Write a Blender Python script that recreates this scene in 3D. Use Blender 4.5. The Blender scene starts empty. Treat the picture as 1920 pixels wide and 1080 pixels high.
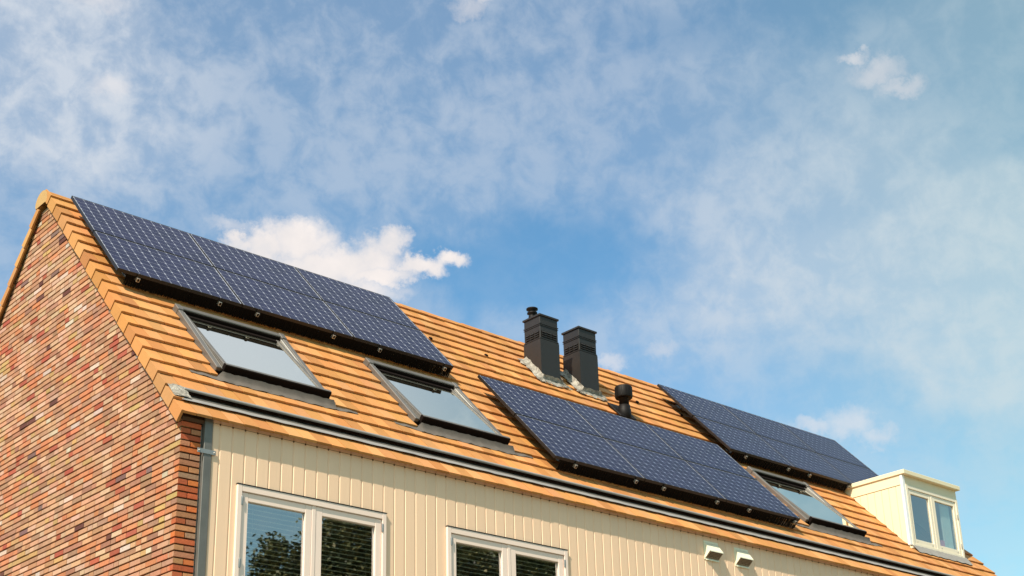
import bpy, math, random
from math import sin, cos, radians, pi
from mathutils import Vector, Matrix
random.seed(7)
scn = bpy.context.scene
# ------------------------------------------------------------------ camera
cam_d = bpy.data.cameras.new("camera"); cam = bpy.data.objects.new("camera", cam_d)
scn.collection.objects.link(cam); scn.camera = cam
cam.location = (-6.3117, -11.7180, 1.6039)
cam.rotation_euler = (1.9443, 0.0255, -0.7239)
cam_d.sensor_width = 36.0
cam_d.lens = 2703.14 / 1920 * 36
cam_d.shift_y = (700.0 - 540.0) / 1920
cam_d.clip_end = 6000
# ------------------------------------------------------------------ sun and sky
SUN = Vector((-1.2, -0.45, 1.4)).normalized()          # towards the sun
sun_d = bpy.data.lights.new("sun", 'SUN'); sun_d.energy = 5.0; sun_d.angle = radians(0.5); sun_d.color = (1.0, 0.9, 0.74)
sun = bpy.data.objects.new("sun", sun_d); scn.collection.objects.link(sun)
sun.rotation_euler = SUN.to_track_quat('Z', 'Y').to_euler(); sun.location = (-30, -20, 40)
scn.view_settings.view_transform = 'Standard'; scn.view_settings.look = 'None'
scn.view_settings.exposure = 0.42; scn.view_settings.gamma = 1

class NT:
    """small helper round a node tree"""
    def __init__(s, nt): s.nt = nt; s.n = nt.nodes; s.l = nt.links
    def add(s, t, **kw):
        nd = s.n.new(t)
        for k, v in kw.items(): setattr(nd, k, v)
        return nd
    def put(s, sock, v):
        if v is None: return
        if hasattr(v, 'is_output') or isinstance(v, bpy.types.NodeSocket): s.l.new(v, sock)
        else: sock.default_value = v
    def math(s, op, a, b=None, c=None, clamp=False):
        nd = s.add('ShaderNodeMath', operation=op); nd.use_clamp = clamp
        s.put(nd.inputs[0], a); s.put(nd.inputs[1], b)
        if c is not None: s.put(nd.inputs[2], c)
        return nd.outputs[0]
    def noise(s, vec, scale, detail=4, rough=.55, dist=0.0, out='Fac', dims='3D'):
        nd = s.add('ShaderNodeTexNoise'); nd.noise_dimensions = dims
        s.put(nd.inputs['Vector'], vec); nd.inputs['Scale'].default_value = scale
        nd.inputs['Detail'].default_value = detail; nd.inputs['Roughness'].default_value = rough
        nd.inputs['Distortion'].default_value = dist
        return nd.outputs[out]
    def mix(s, fac, a, b, bt='MIX'):
        nd = s.add('ShaderNodeMix', data_type='RGBA', blend_type=bt)
        s.put(nd.inputs[0], fac); s.put(nd.inputs[6], a); s.put(nd.inputs[7], b)
        return nd.outputs[2]
    def ramp(s, fac, stops, interp='LINEAR'):
        nd = s.add('ShaderNodeValToRGB'); cr = nd.color_ramp; cr.interpolation = interp
        while len(cr.elements) < len(stops): cr.elements.new(0.5)
        for e, (p, c) in zip(cr.elements, stops):
            e.position = p; e.color = c if len(c) == 4 else (*c, 1)
        s.put(nd.inputs[0], fac); return nd.outputs[0]
    def smooth(s, v, a, b, lo=0.0, hi=1.0):
        nd = s.add('ShaderNodeMapRange', interpolation_type='SMOOTHSTEP')
        s.put(nd.inputs[0], v); nd.inputs[1].default_value = a; nd.inputs[2].default_value = b
        nd.inputs[3].default_value = lo; nd.inputs[4].default_value = hi
        return nd.outputs[0]

world = bpy.data.worlds.new("World"); scn.world = world; world.use_nodes = True
w = NT(world.node_tree); w.n.clear()
sky = w.add('ShaderNodeTexSky', sky_type='NISHITA'); sky.sun_disc = False
sky.sun_elevation = math.asin(SUN.z); sky.sun_rotation = math.atan2(SUN.x, SUN.y)
sky.air_density = 1.0; sky.dust_density = 0.6; sky.ozone_density = 2.0
tc = w.add('ShaderNodeTexCoord'); gen = tc.outputs['Generated']
sep = w.add('ShaderNodeSeparateXYZ'); w.put(sep.inputs[0], gen)
AZ = w.math('MULTIPLY', w.math('ARCTAN2', sep.outputs[1], sep.outputs[0]), 57.29578)
EL = w.math('MULTIPLY', w.math('ARCSINE', sep.outputs[2]), 57.29578)
# warped copies of azimuth / elevation (degrees) so that cloud outlines are ragged
nA = w.noise(gen, 14, 6, .6, out='Color'); sA = w.add('ShaderNodeSeparateXYZ'); w.put(sA.inputs[0], nA)
AZw = w.math('ADD', AZ, w.math('MULTIPLY', w.math('SUBTRACT', sA.outputs[0], .5), 5.0))
ELw = w.math('ADD', EL, w.math('MULTIPLY', w.math('SUBTRACT', sA.outputs[1], .5), 4.2))
nB = w.noise(gen, 60, 5, .65, out='Color'); sB = w.add('ShaderNodeSeparateXYZ'); w.put(sB.inputs[0], nB)
AZc = w.math('ADD', AZ, w.math('MULTIPLY', w.math('SUBTRACT', sA.outputs[0], .5), 1.5))
ELc = w.math('ADD', EL, w.math('MULTIPLY', w.math('SUBTRACT', sA.outputs[1], .5), 1.5))
AZx = w.math('ADD', AZc, w.math('MULTIPLY', w.math('SUBTRACT', sB.outputs[0], .5), 1.6))
ELx = w.math('ADD', ELc, w.math('MULTIPLY', w.math('SUBTRACT', sB.outputs[1], .5), 1.6))
def blob(az, el, ra, re, a, e):
    dx = w.math('DIVIDE', w.math('SUBTRACT', a, az), ra); dy = w.math('DIVIDE', w.math('SUBTRACT', e, el), re)
    q = w.math('ADD', w.math('MULTIPLY', dx, dx), w.math('MULTIPLY', dy, dy))
    return w.math('SUBTRACT', 1.0, q)
def union(lst):
    r = lst[0]
    for b in lst[1:]: r = w.math('MAXIMUM', r, b)
    return r
CUMULUS = [(1.0, 1.0, [(57.17, 26.5, 2.2339800000000003, 1.2579840000000002), (58.65, 26.080000000000002, 1.56492, 1.1249280000000002), (56.21, 25.450000000000003, 3.1525200000000004, 1.0039680000000002), (53.91, 25.92, 1.8597600000000003, 1.137024), (53.09, 26.61, 1.0659600000000002, 0.8104320000000002), (51.8, 25.560000000000002, 1.99584, 0.6652800000000002), (50.4, 25.89, 1.20204, 0.5564160000000001), (53.9, 25.19, 2.37006, 0.5564160000000001), (59.68, 26.23, 1.03194, 0.5443200000000001), (56.19, 24.610000000000003, 4.44528, 0.7620480000000002), (55.06, 25.69, 2.4948000000000006, 1.0886400000000003)]), (1.5, 0.55, [(60.16, 26.76, 1.37, 0.45)]), (1.7, 0.7, [(34.16, 18.61, 1.4029999999999998, 0.84), (35.68, 18.44, 1.1039999999999999, 0.444), (33.18, 17.99, 0.9544999999999999, 0.612)]), (1.5, 0.6, [(31.07, 31.67, 1.5795, 0.7394999999999999), (30.21, 31.03, 1.35, 0.5075), (32.08, 32.37, 0.9180000000000001, 0.29)]), (1.2, 0.5, [(43.65, 21.82, 0.82, 0.51)]), (1.3, 0.4, [(41.66, 22.07, 1.01, 0.5)]), (1.2, 0.5, [(49.55, 35.44, 1.21, 0.6), (48.86, 35.77, 0.76, 0.36)]), (1.8, 0.6, [(65.47, 31.87, 1.274, 0.77), (66.58, 34.68, 2.254, 0.588)])]
VEIL = [(69.59, 33.27, 4.26, 3.55, 1.4), (67.5, 30.82, 5.89, 3.28, 0.42), (58.8, 31.87, 11.68, 5.14, 0.06), (49.05, 33.32, 10.32, 4.38, 0.04), (45.54, 29.32, 9.9, 2.47, 0.02), (33.89, 26.06, 7.05, 3.44, 0.4), (27.49, 22.47, 4.31, 3.93, 0.85), (35.55, 23.54, 7.04, 2.26, 0.28), (28.85, 31.0, 8.26, 3.82, 0.02), (46.89, 25.6, 6.05, 1.68, -0.36), (36.6, 34.34, 6.1, 1.17, -0.22)]
# thin rippled altocumulus on a high flat layer (direction projected on a plane overhead)
zc_ = w.math('MAXIMUM', sep.outputs[2], .06)
cv = w.add('ShaderNodeCombineXYZ'); w.put(cv.inputs[0], w.math('DIVIDE', sep.outputs[0], zc_)); w.put(cv.inputs[1], w.math('MULTIPLY', w.math('DIVIDE', sep.outputs[1], zc_), 1.0))
lay = cv.outputs[0]
n1 = w.noise(lay, 3.2, 6, .58, .25); n2 = w.noise(gen, 44, 5, .6, .25); n3 = w.noise(lay, .8, 4, .5, .3)
ripple = w.math('ADD', w.math('MULTIPLY', n1, .42), w.math('MULTIPLY', n2, .58))
ripple = w.smooth(ripple, .38, .62)
veil = w.math('ADD', w.math('MULTIPLY', w.math('SUBTRACT', n3, .5), .5), w.smooth(EL, 37.0, 53.0, .42, 1.2))
for az, el, ra, re, amp in VEIL:
    b = w.math('MULTIPLY', w.smooth(blob(az, el, ra, re, AZw, ELw), -1.4, .9), amp)
    veil = w.math('ADD', veil, b)
veil = w.math('MINIMUM', w.math('MAXIMUM', veil, 0.04), 1.0)
thin = w.math('ADD', w.math('MULTIPLY', veil, .62), w.math('MULTIPLY', w.math('POWER', veil, .6), w.math('MULTIPLY', w.math('SUBTRACT', ripple, .36), w.smooth(AZ, 26.0, 52.0, .22, .52))), clamp=True)
thin = w.math('MAXIMUM', thin, w.smooth(EL, 38.0, 52.0, .0, .9))
cum = None
for soft, amp, bl in CUMULUS:
    m = union([blob(a, e, ra, re, AZx, ELx) for a, e, ra, re in bl])
    m = w.math('MULTIPLY', w.smooth(m, .02, soft), amp)
    cum = m if cum is None else w.math('MAXIMUM', cum, m)
# sky colour: the physical sky, tinted to the photograph's azure, greener to the right
skyc = w.mix(1.0, sky.outputs[0], (1.00, 1.50, 1.53, 1), 'MULTIPLY')
tealf = w.smooth(AZ, 44.0, 22.0)
skyc = w.mix(tealf, skyc, w.mix(1.0, skyc, (1.18, 1.12, 0.88, 1), 'MULTIPLY'))
thinc = w.mix(tealf, (5.3, 5.8, 6.5, 1), (5.5, 6.3, 6.4, 1))
c1 = w.mix(w.math('MINIMUM', thin, .93), skyc, thinc)
# modelling of the thick clouds: lit tops, greyer undersides
shade = w.math('ADD', w.math('MULTIPLY', w.noise(gen, 22, 5, .55), .9), .1)
cumc = w.ramp(shade, [(.3, (5.6, 5.8, 6.3)), (.5, (7.2, 6.8, 6.7)), (.72, (8.4, 7.7, 7.3))])
c2 = w.mix(cum, c1, cumc)
bg = w.add('ShaderNodeBackground'); w.put(bg.inputs[0], c2); bg.inputs[1].default_value = 0.09
wo = w.add('ShaderNodeOutputWorld'); w.l.new(bg.outputs[0], wo.inputs[0])

# ------------------------------------------------------------------ materials
def mat(name):
    m = bpy.data.materials.new(name); m.use_nodes = True
    t = NT(m.node_tree); b = t.n['Principled BSDF']; return m, t, b
def bump(t, b, h, strength=.3, dist=.01):
    nd = t.add('ShaderNodeBump'); nd.inputs['Strength'].default_value = strength; nd.inputs['Distance'].default_value = dist
    t.put(nd.inputs['Height'], h); t.l.new(nd.outputs[0], b.inputs['Normal'])
def objc(t): return t.add('ShaderNodeTexCoord').outputs['Object']
def plain(name, col, rough=.5, metal=0.0, var=.12, scale=6, bumpy=0.0, spec=.5):
    m, t, b = mat(name); oc = objc(t)
    n = t.noise(oc, scale, 5, .6); v = t.math('ADD', 1 - var, t.math('MULTIPLY', n, 2 * var))
    hs = t.add('ShaderNodeHueSaturation'); hs.inputs['Color'].default_value = (*col, 1); t.put(hs.inputs['Value'], v)
    t.l.new(hs.outputs[0], b.inputs['Base Color'])
    b.inputs['Metallic'].default_value = metal; b.inputs['Specular IOR Level'].default_value = spec
    t.put(b.inputs['Roughness'], t.math('ADD', rough - .08, t.math('MULTIPLY', t.noise(oc, scale * 2.3, 4), .16)))
    if bumpy: bump(t, b, t.noise(oc, scale * 8, 5, .7), .35, bumpy)
    return m
def attr_mat(name, rough, bumpy, scale, dirt, dirt_col, spec=.3, fine=90, finev=.16, streak=False):
    """colour from the per-face attribute 'col' (each brick or tile its own), weathered by noise"""
    m, t, b = mat(name); oc = objc(t)
    a = t.add('ShaderNodeAttribute'); a.attribute_name = 'col'
    n = t.noise(oc, fine, 4, .7); v = t.math('ADD', 1 - finev, t.math('MULTIPLY', n, 2 * finev))
    hs = t.add('ShaderNodeHueSaturation'); t.l.new(a.outputs['Color'], hs.inputs['Color']); t.put(hs.inputs['Value'], v)
    dn = t.smooth(t.noise(oc, scale, 8, .68, .4), .5, .74)
    c = t.mix(t.math('MULTIPLY', dn, dirt), hs.outputs[0], (*dirt_col, 1))
    t.put(b.inputs['Base Color'], c); b.inputs['Roughness'].default_value = rough
    b.inputs['Specular IOR Level'].default_value = spec
    bump(t, b, t.math('ADD', t.noise(oc, fine, 6, .7), t.math('MULTIPLY', t.noise(oc, fine * .2, 3), .8)), .5, bumpy)
    return m
M = {}
M['brick'] = attr_mat('brick', .9, .006, 9, .30, (.15, .08, .05), .15, 60, .34)
M['tile'] = attr_mat('roof_tile', .78, .004, 4.5, .22, (.20, .115, .04), .25, 55, .10)
M['mortar'] = plain('mortar', (.36, .27, .19), .95, 0, .2, 20, .003, .1)
M['joint'] = plain('bed_joint', (.10, .045, .022), .95, 0, .25, 20, .003, .1)  # shadow of the raked bed joints put into a dark mortar colour
m, t, b = mat('cladding_paint'); oc = objc(t); sx = t.add('ShaderNodeSeparateXYZ'); t.put(sx.inputs[0], oc)
bi = t.math('FLOOR', t.math('DIVIDE', t.math('SUBTRACT', sx.outputs[0], .407), .1405)); wn = t.add('ShaderNodeTexWhiteNoise', noise_dimensions='1D'); t.put(wn.inputs['W'], bi)
mp = t.add('ShaderNodeMapping'); mp.inputs['Scale'].default_value = (14, 1, 1.1); t.put(mp.inputs['Vector'], oc)
v = t.math('ADD', t.math('ADD', .955, t.math('MULTIPLY', wn.outputs['Value'], .045)), t.math('MULTIPLY', t.math('SUBTRACT', t.noise(mp.outputs[0], 1.0, 5, .6), .5), .09))
hs = t.add('ShaderNodeHueSaturation'); hs.inputs['Color'].default_value = (.90, .615, .415, 1); t.put(hs.inputs['Value'], v)
t.put(b.inputs['Base Color'], hs.outputs[0]); b.inputs['Roughness'].default_value = .5; bump(t, b, t.noise(mp.outputs[0], 3.0, 4), .25, .002); M['cladding'] = m
M['cheek'] = plain('dormer_paint', (.80, .69, .47), .5, 0, .03, 3, .0006)
M['winpaint'] = plain('window_paint', (.88, .69, .59), .38, 0, .03, 4)
M['dormpaint'] = plain('dormer_window_paint', (.86, .75, .58), .4, 0, .03, 4)
M['whitestrip'] = plain('white_corner_strip', (.86, .85, .84), .35, 0, .02, 4)
M['zinc'] = plain('zinc', (.17, .162, .148), .5, .35, .3, 5, .001)
M['zincpale'] = plain('pale_zinc', (.25, .235, .22), .7, 0, .25, 7, .001)
M['steel'] = plain('galvanised_steel', (.30, .31, .31), .45, .5, .15, 15)
M['lead'] = plain('lead_flashing', (.13, .107, .09), .7, .1, .35, 12, .004)
M['leadpale'] = plain('whitened_lead', (.42, .37, .31), .8, 0, .5, 11, .02)
m, t, b = mat('weathered_flashing'); oc = objc(t)
t.put(b.inputs['Base Color'], t.ramp(t.noise(oc, 13, 7, .72, .6), [(.34, (.13, .11, .09)), (.47, (.28, .25, .21)), (.62, (.46, .42, .36))])); b.inputs['Roughness'].default_value = .75
bump(t, b, t.noise(oc, 26, 6, .7, .5), .9, .03); M['leadpale'] = m
M['alu'] = plain('aluminium', (.62, .58, .52), .35, .7, .15, 20)
M['frameblack'] = plain('black_anodised', (.012, .009, .008), .45, .1, .2, 10)
M['sky_cover'] = plain('grey_brown_cover', (.15, .135, .122), .42, .3, .2, 8)
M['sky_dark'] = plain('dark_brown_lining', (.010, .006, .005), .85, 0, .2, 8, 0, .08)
M['chimney'] = plain('anthracite_paint', (.020, .016, .0135), .5, 0, .22, 5, .0004)
M['black'] = plain('black_plastic', (.006, .004, .0035), .6, 0, .2, 10, 0, .25)
M['vent'] = plain('vent_plastic', (.84, .80, .62), .4, 0, .02, 10)
M['grille'] = plain('vent_grille', (.30, .20, .13), .5, 0, .1, 10)
M['blind'] = plain('blind_slat', (.85, .72, .50), .5, 0, .05, 10)
M['timber'] = plain('roof_boarding', (.10, .05, .028), .9, 0, .2, 6)
M['inner'] = plain('interior_wall', (.30, .27, .24), .9, 0, .05, 3)
M['curtain'] = plain('curtain', (.70, .84, .78), .9, 0, .1, 6)
M['pink'] = plain('pink_box', (.85, .30, .42), .6, 0, .06, 9)
M['bark'] = plain('bark', (.10, .07, .045), .95, 0, .3, 8, .02)
M['clear'] = bpy.data.materials.new('clear_edge'); M['clear'].use_nodes = True; t = NT(M['clear'].node_tree); t.n.clear()
tb = t.add('ShaderNodeBsdfTransparent'); tb.inputs[0].default_value = (.97, .99, .98, 1); to = t.add('ShaderNodeOutputMaterial'); t.l.new(tb.outputs[0], to.inputs[0])
def pane(x0, x1, y0, y1, z0, z1, m, parent, T=None):
    """a sheet of glass; the outer face reflects, the others are clear"""
    p = MB(); p.box(x0, x1, y0, y1, z0, z1, 1, T=T); p.m[0 if T else 2] = 0
    return p.build('pane', [m, M['clear']], parent)
def glass(name, refl, tint, edge=.75, gc=(.93, .97, 1, 1)):
    m = bpy.data.materials.new(name); m.use_nodes = True; t = NT(m.node_tree); t.n.clear()
    g = t.add('ShaderNodeBsdfGlossy'); g.inputs['Roughness'].default_value = .012
    g.inputs['Color'].default_value = gc
    tr = t.add('ShaderNodeBsdfTransparent'); tr.inputs[0].default_value = (*tint, 1)
    lw = t.add('ShaderNodeLayerWeight'); lw.inputs[0].default_value = .35
    f = t.math('ADD', refl, t.math('MULTIPLY', lw.outputs['Fresnel'], edge), clamp=True)
    bm = t.add('ShaderNodeBump'); bm.inputs['Strength'].default_value = .05; bm.inputs['Distance'].default_value = .004
    t.put(bm.inputs['Height'], t.noise(objc(t), 2.2, 2)); t.l.new(bm.outputs[0], g.inputs['Normal'])
    mx = t.add('ShaderNodeMixShader'); t.put(mx.inputs[0], f); t.l.new(tr.outputs[0], mx.inputs[1]); t.l.new(g.outputs[0], mx.inputs[2])
    o = t.add('ShaderNodeOutputMaterial'); t.l.new(mx.outputs[0], o.inputs[0]); return m
M['glass'] = glass('window_glass', .38, (.80, .84, .84))
M['skyglass'] = glass('skylight_glass', .78, (.25, .30, .28), .75, (1, .99, .90, 1))
M['dormglass'] = glass('dormer_glass', .30, (.97, .97, .97), .5)
def cell_mat():
    m, t, b = mat('solar_cell'); oc = objc(t)
    c = t.ramp(t.noise(oc, 3, 3), [(.3, (.007, .010, .037)), (.7, (.012, .015, .054))])
    t.put(b.inputs['Base Color'], c); b.inputs['Roughness'].default_value = .45
    b.inputs['Specular IOR Level'].default_value = .1; b.inputs['Coat Weight'].default_value = .34; b.inputs['Coat Roughness'].default_value = .06; b.inputs['Coat IOR'].default_value = 1.2
    return m
M['cell'] = cell_mat()
m, t, b = mat('backsheet'); b.inputs['Base Color'].default_value = (.40, .42, .50, 1); b.inputs['Roughness'].default_value = .4
b.inputs['Coat Weight'].default_value = .34; b.inputs['Coat Roughness'].default_value = .06; b.inputs['Coat IOR'].default_value = 1.2
M['backsheet'] = m
m, t, b = mat('leaves'); a = t.add('ShaderNodeAttribute'); a.attribute_name = 'col'
t.l.new(a.outputs['Color'], b.inputs['Base Color']); b.inputs['Roughness'].default_value = .55
M['leaf'] = m
m, t, b = mat('lawn'); t.put(b.inputs['Base Color'], t.ramp(t.noise(objc(t), .8, 8, .7), [(.3, (.05, .075, .02)), (.7, (.10, .12, .04))])); b.inputs['Roughness'].default_value = .95
M['lawn'] = m
m, t, b = mat('paving'); oc = objc(t); br = t.add('ShaderNodeTexBrick'); t.put(br.inputs['Vector'], oc)
br.inputs['Scale'].default_value = 3.3; br.inputs['Color1'].default_value = (.30, .24, .20, 1); br.inputs['Color2'].default_value = (.24, .20, .18, 1); br.inputs['Mortar'].default_value = (.12, .11, .10, 1)
t.l.new(br.outputs[0], b.inputs['Base Color']); b.inputs['Roughness'].default_value = .9
M['paving'] = m

# ------------------------------------------------------------------ mesh helpers
ROOT = scn.collection
class MB:
    """collects faces with a material slot and an own colour per face"""
    def __init__(s): s.v = []; s.f = []; s.m = []; s.c = []; s.sm = []
    def poly(s, pts, m=0, c=(1, 1, 1)):
        k = len(s.v); s.v += [tuple(p) for p in pts]; s.f.append(tuple(range(k, k + len(pts)))); s.m.append(m); s.c.append(c); s.sm.append(False)
    def hexa(s, p, m=0, c=(1, 1, 1), skip=()):
        """p: 8 corners, bottom ring 0-3 then top ring 4-7"""
        k = len(s.v); s.v += [tuple(q) for q in p]
        for i, fc in enumerate(((0, 3, 2, 1), (4, 5, 6, 7), (0, 1, 5, 4), (1, 2, 6, 5), (2, 3, 7, 6), (3, 0, 4, 7))):
            if i in skip: continue
            s.f.append(tuple(k + j for j in fc)); s.m.append(m); s.c.append(c); s.sm.append(False)
    def box(s, x0, x1, y0, y1, z0, z1, m=0, c=(1, 1, 1), T=None):
        p = [(x0, y0, z0), (x1, y0, z0), (x1, y1, z0), (x0, y1, z0), (x0, y0, z1), (x1, y0, z1), (x1, y1, z1), (x0, y1, z1)]
        if T: p = [T(*q) for q in p]
        s.hexa(p, m, c)
    def bevbox(s, x0, x1, y0, y1, z0, z1, b=.004, m=0, c=(1, 1, 1), T=None):
        """box with all vertical and horizontal edges chamfered"""
        k = len(s.v); P = []
        for zz, ins in ((z0, b), (z0 + b, 0), (z1 - b, 0), (z1, b)):
            i = ins
            ring = [(x0 + b, y0 + i), (x1 - b, y0 + i), (x1 - i, y0 + b), (x1 - i, y1 - b), (x1 - b, y1 - i), (x0 + b, y1 - i), (x0 + i, y1 - b), (x0 + i, y0 + b)]
            P += [(q[0], q[1], zz) for q in ring]
        if T: P = [T(*q) for q in P]
        s.v += [tuple(q) for q in P]
        def F(fc): s.f.append(tuple(k + j for j in fc)); s.m.append(m); s.c.append(c); s.sm.append(False)
        F(tuple(range(7, -1, -1))); F(tuple(range(24, 32)))
        for r in range(3):
            for j in range(8): F((r * 8 + j, r * 8 + (j + 1) % 8, r * 8 + 8 + (j + 1) % 8, r * 8 + 8 + j))
    def lathe(s, prof, n=28, m=0, c=(1, 1, 1), T=None, smooth=True):
        k = len(s.v)
        for r, z in prof:
            for j in range(n):
                q = (r * cos(2 * pi * j / n), r * sin(2 * pi * j / n), z); s.v.append(tuple(T(*q) if T else q))
        for i in range(len(prof) - 1):
            for j in range(n):
                s.f.append((k + i * n + j, k + i * n + (j + 1) % n, k + (i + 1) * n + (j + 1) % n, k + (i + 1) * n + j)); s.m.append(m); s.c.append(c); s.sm.append(smooth)
        for i, rev in ((0, True), (len(prof) - 1, False)):
            r = list(range(k + i * n, k + i * n + n)); s.f.append(tuple(reversed(r) if rev else r)); s.m.append(m); s.c.append(c); s.sm.append(False)
    def grid(s, pts, nu, nv, m=0, c=(1, 1, 1), smooth=True):
        k = len(s.v); s.v += [tuple(p) for p in pts]
        for i in range(nu - 1):
            for j in range(nv - 1):
                s.f.append((k + i * nv + j, k + i * nv + j + 1, k + (i + 1) * nv + j + 1, k + (i + 1) * nv + j)); s.m.append(m); s.c.append(c); s.sm.append(smooth)
    def build(s, name, mats, parent=None, origin=None):
        me = bpy.data.meshes.new(name)
        vs = s.v if origin is None else [(x - origin[0], y - origin[1], z - origin[2]) for x, y, z in s.v]
        me.from_pydata(vs, [], s.f)
        if not isinstance(mats, (list, tuple)): mats = [mats]
        for mm in mats: me.materials.append(mm)
        me.polygons.foreach_set('material_index', s.m); me.polygons.foreach_set('use_smooth', s.sm)
        a = me.attributes.new('col', 'FLOAT_COLOR', 'FACE')
        flat = []
        for c in s.c: flat += [c[0], c[1], c[2], 1.0]
        a.data.foreach_set('color', flat); me.update()
        o = bpy.data.objects.new(name, me); ROOT.objects.link(o)
        if parent is not None: o.parent = parent
        if origin is not None: o.location = origin
        return o
def tag(o, label=None, cat=None, group=None, kind=None):
    if label: o['label'] = label
    if cat: o['category'] = cat
    if group: o['group'] = group
    if kind: o['kind'] = kind
    return o
def empty(name, loc=(0, 0, 0), rot=(0, 0, 0)):
    o = bpy.data.objects.new(name, None); ROOT.objects.link(o); o.location = loc; o.rotation_euler = rot; o.empty_display_size = .3
    return o
def copy_tree(o, parent=None):
    c = o.copy(); ROOT.objects.link(c)
    if parent is not None: c.parent = parent; c.matrix_parent_inverse = o.matrix_parent_inverse.copy()
    for ch in [x for x in list(o.children)]: copy_tree(ch, c)
    return c
def vary(c, s=.12, h=.03):
    k = 1 + random.uniform(-s, s)
    return tuple(max(0.004, x * k * (1 + random.uniform(-h, h))) for x in c)

# ------------------------------------------------------------------ ground
g = MB(); g.poly([(-900, -900, 0), (900, -900, 0), (900, 900, 0), (-900, 900, 0)])
tag(g.build('ground', M['lawn']), kind='structure')
g = MB(); g.box(-14, 26, -14.5, -3.0, -.05, .004)
tag(g.build('pavement', M['paving']), kind='structure')

# ------------------------------------------------------------------ the house
TH = 0.81437; ct, st = cos(TH), sin(TH)
O0 = Vector((0, 3.1127, 10.03)); SV = Vector((0, -ct, -st)); NV = Vector((0, -st, ct))
def RF(x, t, d):                    # roof frame: x along the eaves, t down the slope, d below the plane of the panels
    return O0 + SV * t - NV * d + Vector((x, 0, 0))
XE = 15.52                          # right hand end of the block
HD = 7.9                            # its depth
house = empty('brick_house')
tag(house, 'long brick house with a tan tiled roof and cream boarded front', 'house')
G = .2622; T0 = 4.903; NR = 21      # gauge of the tiles, eaves edge, number of rows
BS = 1.235; BY0, BZ0 = 4.033, 10.0  # back slope
bl = math.hypot(1, BS); BSV = Vector((0, 1 / bl, -BS / bl)); BNV = Vector((0, BS / bl, 1 / bl))
def BF(x, t, d): return Vector((x, BY0, BZ0)) + BSV * t - BNV * d
TILE = [(.50, .222, .068), (.53, .235, .074), (.48, .207, .062), (.52, .243, .088), (.46, .198, .062), (.54, .255, .095)]
def tile_col(): return vary(random.choice(TILE), .13, .05)
SK = [(.715, 2.135), (3.325, 4.755), (10.57, 12.0)]   # skylights in x
SKT = (2.285, 3.745)
DX0, DX1, DYF, DZB, DZT = 13.385, 14.925, .748, 7.25, 8.52   # dormer
def blocked(x0, x1, t):             # no tiles under the skylights or inside the dormer
    for a, b in SK:
        if x1 > a + .03 and x0 < b - .03 and SKT[0] + .04 < t - .13 < SKT[1] + .02: return True
    if x0 > DX0 + .02 and x1 < DX1 - .02 and 2.15 < t - .1 < 3.62: return True
    return False
roof = MB(); verge = MB(); vergeR = MB()
W = .1722
def one_tile(mb, xa, xb, tk, hd=.18, over=.045, c=None, FR=RF, thick=.0275):
    c = c or tile_col(); e = random.uniform(-.0025, .003); r = random.uniform(-.0025, .0025); dd = random.uniform(-.002, .003)
    gp = .0032; up = tk - G - over
    if FR is RF and up < -.60: up = -.47
    if FR is not RF and up < -.31: up = -.31
    if up > tk - .05: return
    if FR is RF and tk > 4.9: e *= .3; r *= .3
    d1 = hd + dd; d0 = d1 + thick * (G + over) / G
    p = [FR(xa + gp, tk + e + r, d1 + thick), FR(xb - gp, tk + e - r, d1 + thick), FR(xb - gp, up, d0 + thick), FR(xa + gp, up, d0 + thick),
         FR(xa + gp, tk + e + r, d1), FR(xb - gp, tk + e - r, d1), FR(xb - gp, up, d0), FR(xa + gp, up, d0)]
    mb.hexa(p, 0, c)
for j in range(NR):
    tk = T0 - G * j
    off = .086 if j % 2 else 0.0
    # verge tile with a hanging flange
    c = tile_col()
    one_tile(verge, -.062, .10 - off * .6, tk, c=c)
    one_tile(vergeR, XE - .10, XE + .06, tk, c=tile_col())
    for xo, xi, sg in ((-.062, -.040, -1), (XE + .06, XE + .038, 1)):
        e = random.uniform(-.004, .004); up = tk - G + .012; fd = .312 + random.uniform(-.006, .006)
        x_b = xo + sg * .006
        p = [RF(x_b, tk + e, fd), RF(xi, tk + e, fd), RF(xi, up, fd + .012), RF(xo, up, fd + .012), RF(x_b, tk + e, .1805), RF(xi, tk + e, .1805), RF(xi, up, .205), RF(xo, up, .205)]
        (verge if sg < 0 else vergeR).hexa(p, 0, c if sg < 0 else tile_col())
    if j == 1:
        continue                     # this row is replaced by the sunken gutter
    x = .10 - off * .6
    while x < XE - .10:
        xe = min(x + W, XE - .10)
        parts = [(x, xe)]
        tm = tk - .13; holes = [(a - .002, b + .002) for a, b in SK if SKT[0] - .02 < tm < SKT[1] + .03]
        if 2.15 < tm + .03 < 3.62: holes.append((DX0 + .012, DX1 - .012))
        for a, b in holes:
            nw = []
            for p, q in parts:
                if q <= a or p >= b: nw.append((p, q)); continue
                if p < a: nw.append((p, a))
                if q > b: nw.append((b, q))
            parts = nw
        for p, q in parts:
            if q - p > .012: one_tile(roof, p, q, tk)
        x += W
roof_o = roof.build('roof', M['tile'], house)
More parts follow.
